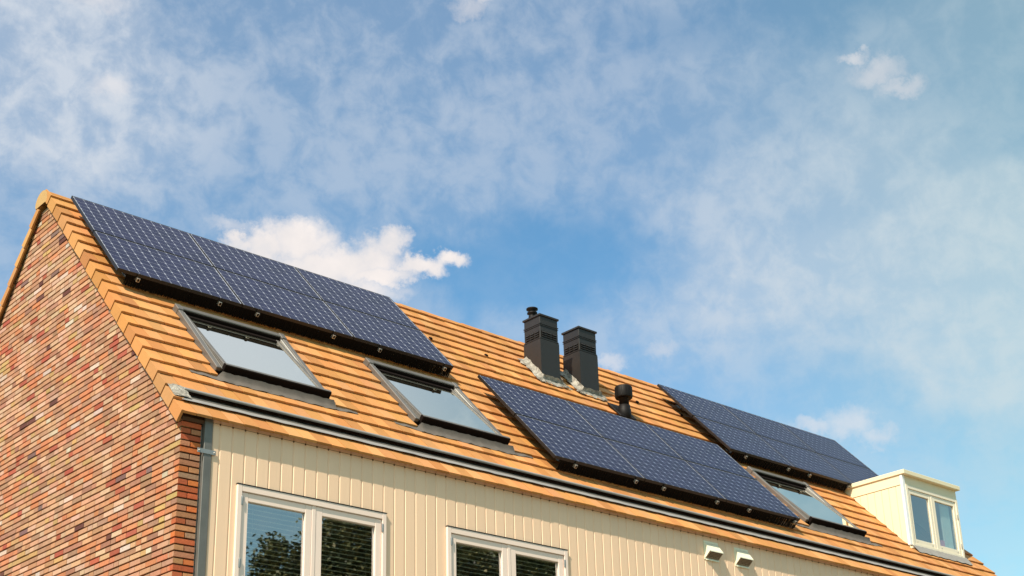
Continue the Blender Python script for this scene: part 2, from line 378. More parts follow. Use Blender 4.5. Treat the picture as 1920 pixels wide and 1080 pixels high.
# the back slope, of which only the verge shows
back = MB()
for j in range(-1, 24):
    tk = .045 + G * j
    def BX(x, t, d): return BF(x, t, d)
    x = -.062; c = tile_col()
    one_tile(back, -.062, .11, tk, hd=0, c=c, FR=BX)
    p = [BF(-.066, tk, .10), BF(-.042, tk, .10), BF(-.042, tk - G + .01, .112), BF(-.060, tk - G + .01, .112), BF(-.066, tk, .001), BF(-.042, tk, .001), BF(-.042, tk - G + .01, .026), BF(-.060, tk - G + .01, .026)]
    if j >= 0: back.hexa(p, 0, c)
    xx = .11
    while xx < XE and j >= 0:
        one_tile(back, xx, min(xx + 2.2, XE + .05), tk, hd=0, FR=BX); xx += 2.2
back.build('back_roof', M['tile'], house)
verge.build('verge_tiles', M['tile'], house); vergeR.build('verge_tiles', M['tile'], house)
# boarding under the tiles (a thin slab each side), with holes for the skylights and dormer
dk = MB()
def slab(x0, x1, t0, t1): dk.box(x0, x1, t0, t1, .262, .30, T=RF)
cuts = [(a + .05, b - .05, SKT[0] + .05, SKT[1] - .05) for a, b in SK] + [(DX0 + .05, DX1 - .05, 2.2, 3.55)]
xs = sorted({0.0, XE} | {c[0] for c in cuts} | {c[1] for c in cuts})
for a, b in zip(xs, xs[1:]):
    hole = [c for c in cuts if c[0] <= a + 1e-6 and c[1] >= b - 1e-6]
    if hole: slab(a, b, -.60, hole[0][2]); slab(a, b, hole[0][3], 4.86)
    else: slab(a, b, -.60, 4.86)
dk.box(.0, XE, -.1, 6.3, .06, .10, T=BF)
dk.build('roof_boarding', M['timber'], house)
# ridge tiles: half round caps, slightly overlapping
rd = MB(); RY, RZ = 3.762, 10.188
L = .40; nx = int((XE + .13) / L) + 1; L = (XE + .13) / nx
for i in range(nx):
    xa = -.066 + i * L; xb = xa + L + .03; c = tile_col(); e = random.uniform(-.004, .004)
    ra, rb = .150, .142; n = 14; pa = []; pb = []
    for k in range(n + 1):
        an = radians(-24) + radians(228) * k / n
        f = 1.0 + .10 * abs(cos(an))
        pa.append((xa, RY - cos(an) * ra * f, RZ + e + sin(an) * ra * .93)); pb.append((xb, RY - cos(an) * rb * f, RZ + e + sin(an) * rb * .93))
    for k in range(n):
        rd.poly([pa[k], pa[k + 1], pb[k + 1], pb[k]], 0, c); rd.sm[-1] = True
    if i == 0: rd.poly(pa, 0, (.50, .30, .12))
    else:
        pi_ = [(xa, RY + (p[1] - RY) * .9, RZ + e + (p[2] - RZ - e) * .9) for p in pa]
        for k in range(n): rd.poly([pa[k], pi_[k], pi_[k + 1], pa[k + 1]], 0, c)
rd.build('ridge_tiles', M['tile'], house)
# vent tiles: small dark hooded openings in the tile field
for x, t in ((6.27, .70), (9.37, .73), (5.25, .70), (10.41, .71)):
    vt = MB(); vt.bevbox(x - .026, x + .026, t - .04, t + .008, .164, .196, .008, T=RF)
    vt.build('tile_vent', M['sky_dark'], house)

# sunken gutter behind the eaves row
gt = MB()
n = 60; pts = []
def ridge_row(mb, xa, xb, n, f, m=0):
    pass
gt.box(.09, XE - .05, 4.34, 4.44, .262, .275, 0, T=RF)          # dark trough floor
gt.box(.10, XE - .05, 4.40, 4.60, .250, .258, 0, T=RF)
gutter = gt.build('gutter', M['zinc'], house)
g2 = MB(); g2.bevbox(.11, XE - .05, 4.415, 4.450, .160, .184, .006, T=RF)
g2.build('gutter_bead', M['zincpale'], gutter)
g3 = MB(); n = 160
pts = []
for i in range(n):
    x = .02 + (XE - .08 - .02) * i / (n - 1)
    for t, d in ((4.580, .235), (4.586, .188), (4.62, .183), (4.662 + .004 * sin(i * 1.7) + random.uniform(-.003, .003), .1800)):
        pts.append(RF(x, t, d + random.uniform(-.0012, .0012)))
g3.grid(pts, n, 4); g3.build('gutter_apron', M['zincpale'], gutter)
g4 = MB(); pts = []
for i in range(8):
    x = -.05 + .19 * i / 7
    for k in range(8):
        t = 4.385 + .235 * k / 7
        pts.append(RF(x, t + random.uniform(-.008, .008), .178 - .012 * sin(pi * i / 7) + random.uniform(-.004, .004)))
g4.grid(pts, 8, 8); g4.build('mortar_fillet', M['leadpale'], house)

# brick walls -----------------------------------------------------------
PAL = [((.50, .27, .165), 30), ((.46, .225, .13), 24), ((.52, .32, .22), 20), ((.50, .19, .095), 16), ((.46, .28, .12), 7), ((.39, .21, .135), 11),
       ((.37, .095, .06), 5), ((.56, .42, .34), 3), ((.13, .05, .042), 1.6), ((.19, .11, .10), 1.2), ((.34, .165, .105), 9)]
PALF = [((.50, .12, .05), 30), ((.44, .19, .10), 26), ((.50, .24, .11), 20), ((.56, .16, .05), 16), ((.36, .20, .12), 8), ((.12, .03, .03), 3)]
def pick(P, y=None, z=None):
    if y is not None:                     # firings come in batches: redder and paler patches of wall
        f = sin(y * 1.7 + 1.3 * sin(z * 1.1)) * sin(z * 2.3 + 1.1 * sin(y * .9)) + .35 * sin(y * 5.1 + z * 3.7)
        P = [(c, q * (1 + (.75 * f if i in (1, 3, 6, 10) else -.5 * f if i in (0, 2, 4) else 0))) for i, (c, q) in enumerate(P)]
    r = random.uniform(0, sum(q[1] for q in P))
    for c, q in P:
        r -= q
        if r <= 0: return vary(c, .13, .06)
    return P[0][0]
CH = .0636; ZT = 5.785 + 8 * CH            # course height; a bed joint lies at z = 5.785
def front_z(y): return 10.03 + ((y - 3.1127) * st / ct) - .285 / ct
def back_z(y): return BZ0 - BS * (y - BY0) - .07 * bl
def ylim(z):                               # brick limits on the gable at height z
    a = max(0.0, 3.1127 + (z - 10.03 + .285 / ct) * ct / st)
    b = min(HD, BY0 + (BZ0 - z - .07 * bl) / BS)
    return a, b
gab = MB(); pp = MB(); k = 0; z = 5.785
while z > CH: z -= CH
fr = MB()
zz = z; k = 0; JT = .0175
while zz < 10.1:
    ztop = zz + CH - JT
    a, b = ylim(ztop - .01)
    if b - a > .04:
        y = a if a > 0.001 else 0.0
        if a > .001: y = a - random.uniform(0, .1)
        first = (a <= .001)
        while y < b:
            ln = .1 if random.random() < .33 else .205
            if first: ln = .1 if k % 2 else .205
            y0, y1 = max(y, a), min(y + ln, b)
            if y1 - y0 > .02:
                pr = random.uniform(-.0025, .0025); sag = random.uniform(-.0015, .0015); c = pick(PAL, y, zz)
                zb, zt = zz + sag, ztop + sag; tw = random.uniform(-.0015, .0015)
                p = [(pr, y1, zb), (pr + tw, y0, zb), (.09, y0, zb), (.09, y1, zb), (pr, y1, zt), (pr + tw, y0, zt), (.09, y0, zt), (.09, y1, zt)]
                if first:
                    p[2] = (.09, y0 , zb); p[6] = (.09, y0, zt)
                if y0 > a + .01 and not first:
                    pp.box(.0035, .03, y0 - .0095, y0, zb + .003, zt - .001)
                gab.hexa([p[0], p[3], p[2], p[1], p[4], p[7], p[6], p[5]], 0, c)
            y += ln + .0095; first = False
    if zz < 6.34:
        pieces = [(.0, .213)] if k % 2 else [(0.0, .1), (.111, .213)]
        for xa, xb in pieces:
            c = pick(PALF); pr = random.uniform(-.002, .002)
            fr.box(xa + .0015, xb, -.003 + pr, .08, zz, ztop, 0, c)
    zz += CH; k += 1
gable = gab.build('gable_wall', M['brick'], house)
fr.build('corner_brickwork', M['brick'], house); pp.build('perpend_joints', M['mortar'], house)
mo = MB()                                  # mortar set back in the joints: pale perpends, bed joints coloured dark for their shade
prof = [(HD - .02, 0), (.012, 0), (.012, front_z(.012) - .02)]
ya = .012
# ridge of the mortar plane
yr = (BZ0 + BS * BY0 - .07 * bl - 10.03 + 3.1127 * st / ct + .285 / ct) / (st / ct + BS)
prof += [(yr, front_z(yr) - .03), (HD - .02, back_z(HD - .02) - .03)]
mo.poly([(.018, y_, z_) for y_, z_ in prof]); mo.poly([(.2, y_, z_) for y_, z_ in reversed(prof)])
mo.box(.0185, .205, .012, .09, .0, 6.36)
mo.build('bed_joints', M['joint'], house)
wl = MB()                                  # the plain body of the house behind the cladding
wl.box(.22, XE, .04, .12, 0, 6.25); wl.box(XE - .1, XE, .12, HD, 0, 6.2); wl.box(.2, XE - .1, HD - .1, HD, 0, 5.3)
# window openings are cut by building the front body in pieces
wl = MB()
WIN = [(.614, 2.395), (3.212, 4.993)]; WZ0, WZ1 = 4.25, 5.750
xs = [.225, WIN[0][0], WIN[0][1], WIN[1][0], WIN[1][1], XE]
for a, b in ((xs[0], xs[1]), (xs[2], xs[3]), (xs[4], xs[5])): wl.box(a, b, .02, .12, 0, 6.27)
for a, b in WIN: wl.box(a, b, .02, .12, 0, WZ0); wl.box(a, b, .02, .12, WZ1, 6.27)
wl.box(XE - .1, XE, .12, HD - .1, 0, 6.2); wl.box(.2, XE, HD - .1, HD, 0, 5.0)
wl.poly([(XE, .12, 6.2), (XE, HD, 5.0), (XE, HD, back_z(HD)), (XE, yr, front_z(yr)), (XE, .02, front_z(.02))])
wl.box(.2, XE - .1, .12, HD - .1, 5.98, 6.06); wl.box(.2, XE - .1, .12, HD - .1, 3.3, 3.4); wl.box(.2, XE - .1, 3.4, 3.5, 3.4, 5.98)
wl.build('wall', M['inner'], house)

# cladding: vertical boards with a V groove and a tongue between them
cl = MB(); P = .1405; YC = -.030
edges = [.320]; x = .407
while x < XE - .02: edges.append(x); x += P
edges.append(XE)
def strip(a, b, z0, z1, ca, cb):
    e1, e2 = a + .0055, b - .0055
    for xa, ya_, xb, yb_ in ((a, YC + .009, e1, YC + .007), (e1, YC + .007, e1 + .006, YC), (e1 + .006, YC, e2 - .006, YC), (e2 - .006, YC, e2, YC + .007), (e2, YC + .007, b, YC + .009)):
        p, q = max(xa, ca), min(xb, cb)
        if q - p < 1e-5: continue
        f0, f1 = (p - xa) / (xb - xa), (q - xa) / (xb - xa)
        y0, y1 = ya_ + (yb_ - ya_) * f0, ya_ + (yb_ - ya_) * f1
        cl.poly([(p, y0, z0), (q, y1, z0), (q, y1, z1), (p, y0, z1)])
for a, b in zip(edges, edges[1:]):
    segs = [(a, b, 0.0, 6.375)]
    for wa, wb in WIN:
        out = []
        for s0, s1, z0, z1 in segs:
            if s1 <= wa or s0 >= wb: out.append((s0, s1, z0, z1)); continue
            if s0 < wa: out.append((s0, wa, z0, z1)); s0 = wa
            if s1 > wb: out.append((wb, s1, z0, z1)); s1 = wb
            out.append((s0, s1, z0, WZ0)); out.append((s0, s1, WZ1, z1))
        segs = out
    for q in segs: strip(a, b, q[2], q[3], q[0], q[1])
cl.build('cladding', M['cladding'], house)
zs = MB(); zs.bevbox(.233, .319, -.042, .02, 0, 6.35, .004); zs.build('zinc_corner_strip', M['zinc'], house)
br_ = MB(); br_.bevbox(.162, .360, -.050, -.0425, 5.985, 6.030, .002); bracket = br_.build('fixing_bracket', M['steel'], house)
for x in (.180, .343):
    sc = MB(); sc.lathe([(.009, 0), (.009, .003), (.005, .006)], 12, T=lambda a, b, c, x=x: (x + a, -.050 - c, 6.0075 + b))
    sc.build('screw', M['alu'], bracket)
bb = MB(); bb.box(.225, XE, .015, .06, 6.275, 6.375); bb.build('eaves_board', M['timber'], house)

# casement windows ------------------------------------------------------
def ring(mb, x0, x1, z0, z1, y0, y1, ws, wt, wb=None, m=0, bev=.003):
    wb = wt if wb is None else wb
    mb.bevbox(x0, x0 + ws, y0, y1, z0, z1, bev, m); mb.bevbox(x1 - ws, x1, y0, y1, z0, z1, bev, m)
    mb.bevbox(x0 + ws, x1 - ws, y0 + .0015, y1, z1 - wt, z1, bev, m); mb.bevbox(x0 + ws, x1 - ws, y0 + .0015, y1, z0, z0 + wb, bev, m)
def casement(x0, x1, z0, z1, label):
    f = MB(); ring(f, x0, x1, z0, z1, -.058, .06, .050, .064)
    xm = (x0 + x1) / 2; f.bevbox(xm - .022, xm + .022, -.044, .06, z0 + .064, z1 - .064, .003)
    win = f.build('window', M['winpaint'], house); win['label'] = label
    d = MB(); d.box(x0 - .006, x1 + .006, -.062, -.028, z1 + .001, z1 + .009); d.build('drip_strip', M['frameblack'], win)
    for a, b in ((x0 + .054, xm - .024), (xm + .024, x1 - .054)):
        s = MB(); ring(s, a, b, z0 + .068, z1 - .068, -.040, .03, .077, .083)
        s.build('sash', M['winpaint'], win)
        pane(a + .074, b - .074, -.010, -.004, z0 + .148, z1 - .148, M['glass'], win)
        bd = MB(); zz = z1 - .16
        while zz > z0 + .1:
            p8 = [(a + .06, .012, zz), (b - .06, .012, zz), (b - .06, .048, zz + .010), (a + .06, .048, zz + .010)]
            bd.poly(p8); bd.poly([(q[0], q[1], q[2] - .0012) for q in reversed(p8)]); 
            bd.box(a + .06, b - .06, +.0100, +.0117, zz - .0055, zz + .0045)
            zz -= .047
        for xx in (a + .16, b - .16): bd.box(xx, xx + .0015, .0075, .009, z0 + .1, z1 - .15)
        bd.box(a + .06, b - .06, .012, .055, z1 - .16, z1 - .13)
        bd.build('blind', M['blind'], win)
    for xx in (x0 + .052, x1 - .052):
        for z_ in (z1 - .205, z1 - .82):
            h = MB(); h.lathe([(.007, 0), (.008, .004), (.008, .088), (.007, .092)], 10, T=lambda a, b, c, xx=xx, z_=z_: (xx + a, -.056 + b, z_ + c))
            h.box(xx - .012, xx + .012, -.0605, -.0582, z_ + .005, z_ + .087); h.build('hinge', M['steel'], win)
casement(*WIN[0], WZ0, WZ1, 'left casement window reflecting blue sky and a tree')
casement(*WIN[1], WZ0, WZ1, 'right casement window reflecting dark foliage')

# wall vents ------------------------------------------------------------
for x0 in (7.44, 8.035):
    v = MB(); x1 = x0 + .252; zt, zf, zb, yf = 6.243, 6.112, 6.030, -.125
    v.poly([(x0, YC, zt), (x0, yf, zf), (x1, yf, zf), (x1, YC, zt)])
    v.poly([(x0, YC, zt), (x0, YC, zb), (x0, yf, zf)]); v.poly([(x1, YC, zt), (x1, yf, zf), (x1, YC, zb)])
    v.poly([(x0, yf, zf), (x0, yf, zf - .012), (x1, yf, zf - .012), (x1, yf, zf)])
    v.box(x0 - .012, x1 + .012, YC - .006, YC + .004, zb - .02, zt + .014); v.bevbox(x0 + .01, x1 - .02, YC - .02, YC - .004, zb - .028, zb - .016, .002)
    vent = v.build('wall_vent', M['vent'], house)
    gr = MB(); A = Vector((x0 + .006, YC - .004, zb + .001)); B = Vector((x0 + .006, yf + .004, zf - .010)); U = Vector((x1 - x0 - .012, 0, 0)); V = B - A; Nn = U.cross(V).normalized() * .004
    gr.poly([A - Nn * 3, A + U - Nn * 3, A + U + V - Nn * 3, A + V - Nn * 3], 1)
    for i in range(8):
        q = A + U * (i / 7.0) * .965; gr.hexa([q - Nn, q + U * .035 - Nn, q + U * .035 + V - Nn, q + V - Nn, q + Nn, q + U * .035 + Nn, q + U * .035 + V + Nn, q + V + Nn])
    for i in range(6):
        q = A + V * (i / 5.0) * .95; gr.hexa([q - Nn * 1.1, q + U - Nn * 1.1, q + U + V * .05 - Nn * 1.1, q + V * .05 - Nn * 1.1, q + Nn * 1.1, q + U + Nn * 1.1, q + U + V * .05 + Nn * 1.1, q + V * .05 + Nn * 1.1])
    gr.build('grille', [M['grille'], M['black']], vent)

# roof windows ------------------------------------------------------------
SKL = ['first roof window from the gable, sash tilted open', 'second roof window from the gable, sash tilted open', 'roof window beside the dormer, sash tilted open']
for (x0, x1), lab in zip(SK, SKL):
    t0, t1 = SKT; DT = .138; wv = .060
    f = MB()
    f.bevbox(x0, x0 + wv, t0 + .13, t1, DT, .27, .006, T=RF); f.bevbox(x1 - wv, x1, t0 + .13, t1, DT, .27, .006, T=RF)
    f.bevbox(x0 - .004, x0 + wv + .006, t0, t0 + .128, DT - .012, .27, .006, T=RF); f.bevbox(x1 - wv - .006, x1 + .004, t0, t0 + .128, DT - .012, .27, .006, T=RF)
    f.bevbox(x0 + wv + .006, x1 - wv - .006, t0 + .004, t0 + .085, DT - .006, DT + .016, .006, T=RF)
    sw = f.build('roof_window', M['sky_cover'], house); sw['label'] = lab
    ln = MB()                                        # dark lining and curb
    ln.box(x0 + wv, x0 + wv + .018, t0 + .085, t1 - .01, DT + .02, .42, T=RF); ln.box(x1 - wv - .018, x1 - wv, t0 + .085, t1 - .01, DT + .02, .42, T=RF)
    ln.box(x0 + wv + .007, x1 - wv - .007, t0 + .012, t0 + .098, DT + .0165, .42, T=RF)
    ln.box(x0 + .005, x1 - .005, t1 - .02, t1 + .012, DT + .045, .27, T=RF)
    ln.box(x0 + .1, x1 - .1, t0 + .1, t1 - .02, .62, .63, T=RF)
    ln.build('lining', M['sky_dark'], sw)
    # pivoting sash
    tp = (t0 + t1) / 2 - .02; AN = radians(3.2)
    def SF(x, t, d, tp=tp): # rotate about the pivot axis
        u = t - tp; v = d - (DT + .03)
        return RF(x, tp + u * cos(AN) + v * sin(AN), DT + .03 - u * sin(AN) + v * cos(AN))
    xs0, xs1 = x0 + wv + .026, x1 - wv - .026
    ts, te = t0 + .125, t1 + .03; D = DT + .006
    for xa, xb in ((xs0, xs0 + .045), (xs1 - .045, xs1)):
        s = MB(); s.bevbox(xa, xb, ts, te - .05, D, D + .06, .004, T=SF); s.build('side_rail', M['sky_cover'], sw)
    s2 = MB(); s2.bevbox(xs0 + .045, xs1 - .045, ts, ts + .05, D, D + .06, .004, T=SF); s2.build('top_rail', M['sky_dark'], sw)
    b_ = MB(); b_.bevbox(xs0 - .012, x1 - .010, te - .062, te, D - .012, D + .125, .005, T=SF); b_.build('bottom_rail', M['sky_dark'], sw)  # dark face deepened to stand in for the shadow above the apron
    b2 = MB(); b2.bevbox(xs0, x1 - .015, te - .052, te - .012, D - .018, D - .0125, .002, T=SF); b2.build('rail_cover', M['sky_cover'], sw)
    pane(xs0 + .043, xs1 - .043, ts + .048, te - .058, D + .012, D + .018, M['skyglass'], sw, T=SF)
    # inner side covers on the frame, which show because the sash is turned
    for xa in (x0 + wv, x1 - wv - .024):
        c_ = MB(); c_.bevbox(xa, xa + .022, t0 + .14, t1 - .01, DT + .012, DT + .05, .003, T=RF)
        c_.build('side_cover', M['alu'], sw)
    # lead apron dressed over the tiles below
    a = MB(); pts = []; n = 46; xa, xb = x0 - .34, x1 + .33
    for i in range(n):
        x = xa + (xb - xa) * i / (n - 1); s_ = min(1, max(0, (x - xa) / .33)) * min(1, max(0, (xb - x) / .33))
        wv_ = .006 * sin(i * 1.3) + .004 * sin(i * 2.9 + 1)
        inn = x0 - .01 <= x <= x1 + .01
        tA = 3.845 if inn else 3.86
        tB = 3.975 + wv_ * .8 - (1 - s_) * .06
        for k in range(5):
            q = k / 4.0; t = tA + (tB - tA) * q
            d = .1835 - .010 + (-.0 if not inn else -.035 * (1 - q) ** 2) + .0 + .0255 * max(0, 1 - abs(0)) * (1 - (t - 3.854) / G if t > 3.854 else 0) + wv_ * .6
            pts.append(RF(x, t, d))
    a.grid(pts, n, 5); a.build('lead_apron', M['lead'], sw)

# chimneys ----------------------------------------------------------------
def rz(y, d=.18): return O0.z + (y - O0.y) * st / ct - d / ct
def chimney(x0, yf, label, pot=False):
    x1, yb = x0 + .372, yf + .36; zt = 10.245
    c = MB(); c.bevbox(x0 + .006, x1 - .006, yf + .006, yb - .006, 9.835, zt - .03, .004)
    # base shaft follows the slope of the roof
    zf, zbk = rz(yf) + .07, rz(yb) - .1
    q = .004
    c.hexa([(x0 - q, yf - q, zf), (x1 + q, yf - q, zf), (x1 + q, yb, rz(yb) - .05), (x0 - q, yb, rz(yb) - .05), (x0 - q, yf - q, 9.84), (x1 + q, yf - q, 9.84), (x1 + q, yb + q, 9.84), (x0 - q, yb + q, 9.84)])
    ch = c.build('chimney', M['chimney'], house); ch['label'] = label
    cp = MB(); cp.bevbox(x0 - .012, x1 + .012, yf - .012, yb + .012, zt - .03, zt, .003); cp.build('cap', M['chimney'], ch)
    lv = MB()
    for zz, h in ((10.085, .014), (10.060, .006), (9.850, .012)):
        lv.box(x0 - .002, x1 + .002, yf - .002, yb + .002, zz, zz + h)
    for r in range(3):
        zz = 9.885 + r * .034
        for k in range(3):
            w_ = (x1 - x0 - .05) / 3; xa = x0 + .025 + k * w_ + .008; xb = xa + w_ - .016
            lv.poly([(xa, yf - .010, zz), (xb, yf - .010, zz), (xb, yf + .004, zz + .026), (xa, yf + .004, zz + .026)])
            lv.box(xa, xb, yf - .010, yf - .007, zz, zz + .006)
            w2 = (yb - yf - .05) / 3; ya_ = yf + .025 + k * w2 + .008; yb_ = ya_ + w2 - .016
            lv.poly([(x0 - .010, yb_, zz), (x0 - .010, ya_, zz), (x0 + .004, ya_, zz + .026), (x0 + .004, yb_, zz + .026)])
            lv.box(x0 - .010, x0 - .007, ya_, yb_, zz, zz + .006)
    lv.build('louvre', M['chimney'], ch)
    dk_ = MB()
    for k in range(3):
        w_ = (x1 - x0 - .05) / 3; xa = x0 + .025 + k * w_ + .008; dk_.box(xa, xa + w_ - .016, yf + .0035, yf + .0065, 9.883, 9.983)
        w2 = (yb - yf - .05) / 3; ya_ = yf + .025 + k * w2 + .008; dk_.box(x0 + .0035, x0 + .0065, ya_, ya_ + w2 - .016, 9.883, 9.983)
    dk_.build('louvre_opening', M['black'], ch)
    # pale lead skirt: dressed up the front and both sides, creased on to the tiles
    fl = MB()
    def rt(y): return (O0.y - y) / ct       # t along the slope, roughly, at d = 0
    def skirt(path, n=26, wd=.10):
        pts = []
        tot = len(path) - 1
        for i in range(n):
            f = i / (n - 1) * tot; k = min(int(f), tot - 1); u = f - k
            a = path[k]; b = path[k + 1]
            x = a[0] + (b[0] - a[0]) * u; t = a[1] + (b[1] - a[1]) * u; ox = a[2] + (b[2] - a[2]) * u; ot = a[3] + (b[3] - a[3]) * u
            for q_, dd in ((0, .10), (.18, .158), (.5, .166), (.8, .168), (1, .176)):
                j = random.uniform(.6, 1.35) if q_ > .7 else 1
                pts.append(RF(x + ox * q_ * wd * j, t + ot * q_ * wd * j, dd + random.uniform(-.012, .008)))
        fl.grid(pts, n, 5)
    tf = (O0.y - yf) / ct - .18 * st / ct * 1.0
    tf = (Vector((0, yf, rz(yf))) - O0).dot(SV); tb = (Vector((0, yb, rz(yb))) - O0).dot(SV)
    skirt([(x0 - .004, tb - .02, -1, -.25), (x0 - .004, tf, -.9, .1), (x0 - .002, tf + .004, -.9, 1), (x0 + .01, tf + .006, 0, 1.1), (x1 - .01, tf + .006, 0, 1.0), (x1 + .002, tf + .004, 1.2, .9), (x1 + .004, tf, 1.2, .1), (x1 + .004, tb - .02, 1.0, -.2)], 64, .105)
    fl.build('flashing', M['leadpale'], ch)
    for k in range(3):
        sc_ = MB(); t = tb + (tf - tb) * (.35 + .28 * k); pz = RF(x0 - .008, t, .115)
        sc_.box(pz.x - .003, pz.x + .002, pz.y - .005, pz.y + .005, pz.z - .005, pz.z + .005)
        sc_.build('screw', M['alu'], ch)
    if pot:
        p = MB(); px, py = x0 + .085, yb - .11
        p.lathe([(.058, 0), (.058, .055), (.05, .06), (.05, .085), (.078, .10), (.078, .115), (.055, .118), (.055, .15), (.088, .165), (.088, .183), (.02, .19)], 24, T=lambda a, b, c_: (px + a, py + b, zt + c_ - .002))
        p.build('chimney_pot', M['black'], ch)
chimney(7.163, 2.575, 'left chimney, with a small round pot on top', True)
chimney(7.953, 2.560, 'right chimney, without a pot')
# soil vent pipe
vp = MB(); bx, by = 8.492, 2.21; bz = rz(by) - .04
T_ = lambda a, b, c_: (bx + a, by + b, bz + c_)
vp.lathe([(.098, -.06), (.098, .13), (.088, .15), (.088, .20)], 28, T=T_)
vp.lathe([(.075, .195), (.075, .42), (.10, .43)], 28, T=T_)
pipe = vp.build('vent_pipe', M['black'], house)
cp = MB(); cp.lathe([(.124, .315), (.131, .33), (.131, .485), (.122, .50), (.11, .505), (.05, .512)], 32, T=T_); cp.build('cowl', M['black'], pipe)
for k in range(12):
    rb = MB(); an = 2 * pi * k / 12; rb.box(-.004, .004, -.136, -.130, .335, .48, T=lambda a, b, c_, an=an: (bx + a * cos(an) - b * sin(an), by + a * sin(an) + b * cos(an), bz + c_))
    rb.build('cowl_rib', M['black'], pipe)
bs = MB(); bs.bevbox(bx - .17, bx + .17, 1.22, 1.60, .150, .176, .006, T=RF); bs.build('base_plate', M['black'], pipe)

# dormer --------------------------------------------------------------------
dm = MB(); yb_ = 2.02
ZS = 8.448                                    # underside of the flat roof
YB = lambda z: O0.y + (z - O0.z + .2 / ct) * ct / st
# left cheek: band on top, then boards, as a solid following the slope
def cheek(x, sgn):
    # backing
    p = [(x, DYF + .02, rz(DYF) - .02), (x, DYF + .02, ZS), (x, YB(ZS) + .1, ZS), (x, YB(ZS) + .1, rz(YB(ZS) + .1) - .02)]
    q = [(x + sgn * .06, a, b) for _, a, b in p]
    dm.poly(p if sgn < 0 else list(reversed(p))); dm.poly(q)
    for i in range(4): dm.poly([p[i], p[(i + 1) % 4], q[(i + 1) % 4], q[i]])
cheek(DX0, 1); cheek(DX1, -1)
dm.box(DX0, DX1, DYF + .02, DYF + .07, ZS - .16, ZS); dm.box(DX0 + .0, DX1, DYF + .02, DYF + .07, DZB - .10, DZB + .02)
dormer = dm.build('dormer', M['cheek'], house); dormer['label'] = 'cream flat roofed dormer with a white two light window'
bd = MB(); y = .80
for yy in [.745 + .139 * k for k in range(8)]:
    a, b = yy + .003, yy + .136
    zt = ZS - .166
    z0a, z0b = rz(a) - .02, rz(b) - .02
    if z0b > zt: 
        z0b = zt - .001
    if z0a > zt: break
    xo = DX0 - .012
    bd.hexa([(xo, b, z0b), (DX0 + .004, b, z0b), (DX0 + .004, a, z0a), (xo, a, z0a), (xo, b, zt), (DX0 + .004, b, zt), (DX0 + .004, a, zt), (xo, a, zt)])
bd.build('cheek_boards', M['cheek'], dormer)
bn = MB(); yb2 = YB(ZS - .16)
bn.hexa([(DX0 - .022, yb2, ZS - .163), (DX0 + .002, yb2, ZS - .163), (DX0 + .002, DYF + .03, ZS - .163), (DX0 - .022, DYF + .03, ZS - .163), (DX0 - .022, YB(ZS), ZS - .002), (DX0 + .002, YB(ZS), ZS - .002), (DX0 + .002, DYF + .03, ZS - .002), (DX0 - .022, DYF + .03, ZS - .002)])
bn.build('cheek_band', M['cheek'], dormer)
fz = MB(); fz.box(DX0 + .045, DX1 + .008, DYF - .004, DYF + .03, ZS - .155, ZS - .002); fz.build('frieze_board', M['cheek'], dormer)
fr_ = MB(); fr_.bevbox(DX0 - .045, DX1 + .055, DYF - .075, YB(8.52) + .13, ZS, ZS + .072, .006); fr_.build('flat_roof', M['cheek'], dormer)
cs = MB(); cs.bevbox(DX0 - .026, DX0 + .046, DYF - .012, DYF + .03, rz(DYF) + .015, ZS - .003, .003); cs.build('corner_strip', M['whitestrip'], dormer)
a, b = DX0 + .048, DX1 + .006; zb = DZB; ztp = ZS - .158
wf = MB(); ring(wf, a, b, zb, ztp, DYF - .018, DYF + .06, .058, .055, .07); mid = (a + b) / 2 - .02
wf.bevbox(mid - .02, mid + .02, DYF - .008, DYF + .06, zb + .07, ztp - .055, .003)
dwin = wf.build('dormer_window', M['dormpaint'], dormer)
for k, (p0, p1) in enumerate(((a + .06, mid - .022), (mid + .022, b - .060))):
    s = MB(); ring(s, p0, p1, zb + .073, ztp - .058, DYF - .004, DYF + .05, .066, .075, .075); s.build('sash', M['dormpaint'], dormer)
    pane(p0 + .06, p1 - .06, DYF + .020, DYF + .026, zb + .14, ztp - .125, M['dormglass'], dormer)
    for xx in (p0 + .10, p1 - .12):
        n_ = MB(); n_.lathe([(.006, 0), (.006, .003)], 8, T=lambda A, B, C_, xx=xx: (xx + A, DYF - .0045 - C_, zb + .105 + B))
        n_.build('screw', M['black'], dormer)
for zz in (zb + .18, ztp - .36):
    h = MB(); h.lathe([(.007, 0), (.008, .004), (.008, .085), (.007, .09)], 10, T=lambda A, B, C_, zz=zz: (b - .058 + A, DYF - .018 + B, zz + C_)); h.build('hinge', M['steel'], dormer)
da = MB(); pts = []; n = 40; tf = (Vector((0, DYF, rz(DYF))) - O0).dot(SV)
for i in range(n):
    x = DX0 + .02 + (DX1 + .06 - DX0 - .02) * i / (n - 1)
    for k in range(5):
        q = k / 4.0
        pts.append(RF(x, tf - .03 + .20 * q + (.012 * sin(i * 1.1) + random.uniform(-.006, .006)) * q, .150 + .02 * q + random.uniform(-.003, .003)))
da.grid(pts, n, 5); da.build('apron_flashing', M['zincpale'], dormer)
sl = MB(); sl.bevbox(DX0 - .01, DX1 + .01, DYF - .03, DYF + .04, zb - .03, zb - .001, .003); sl.build('sill', M['dormpaint'], dormer)
rm = MB()                                     # pale room seen through the glass
rm.box(DX0 + .07, DX1 - .07, 2.3, 2.33, 6.9, 8.43)
rm.build('room_wall', M['dormpaint'], dormer)

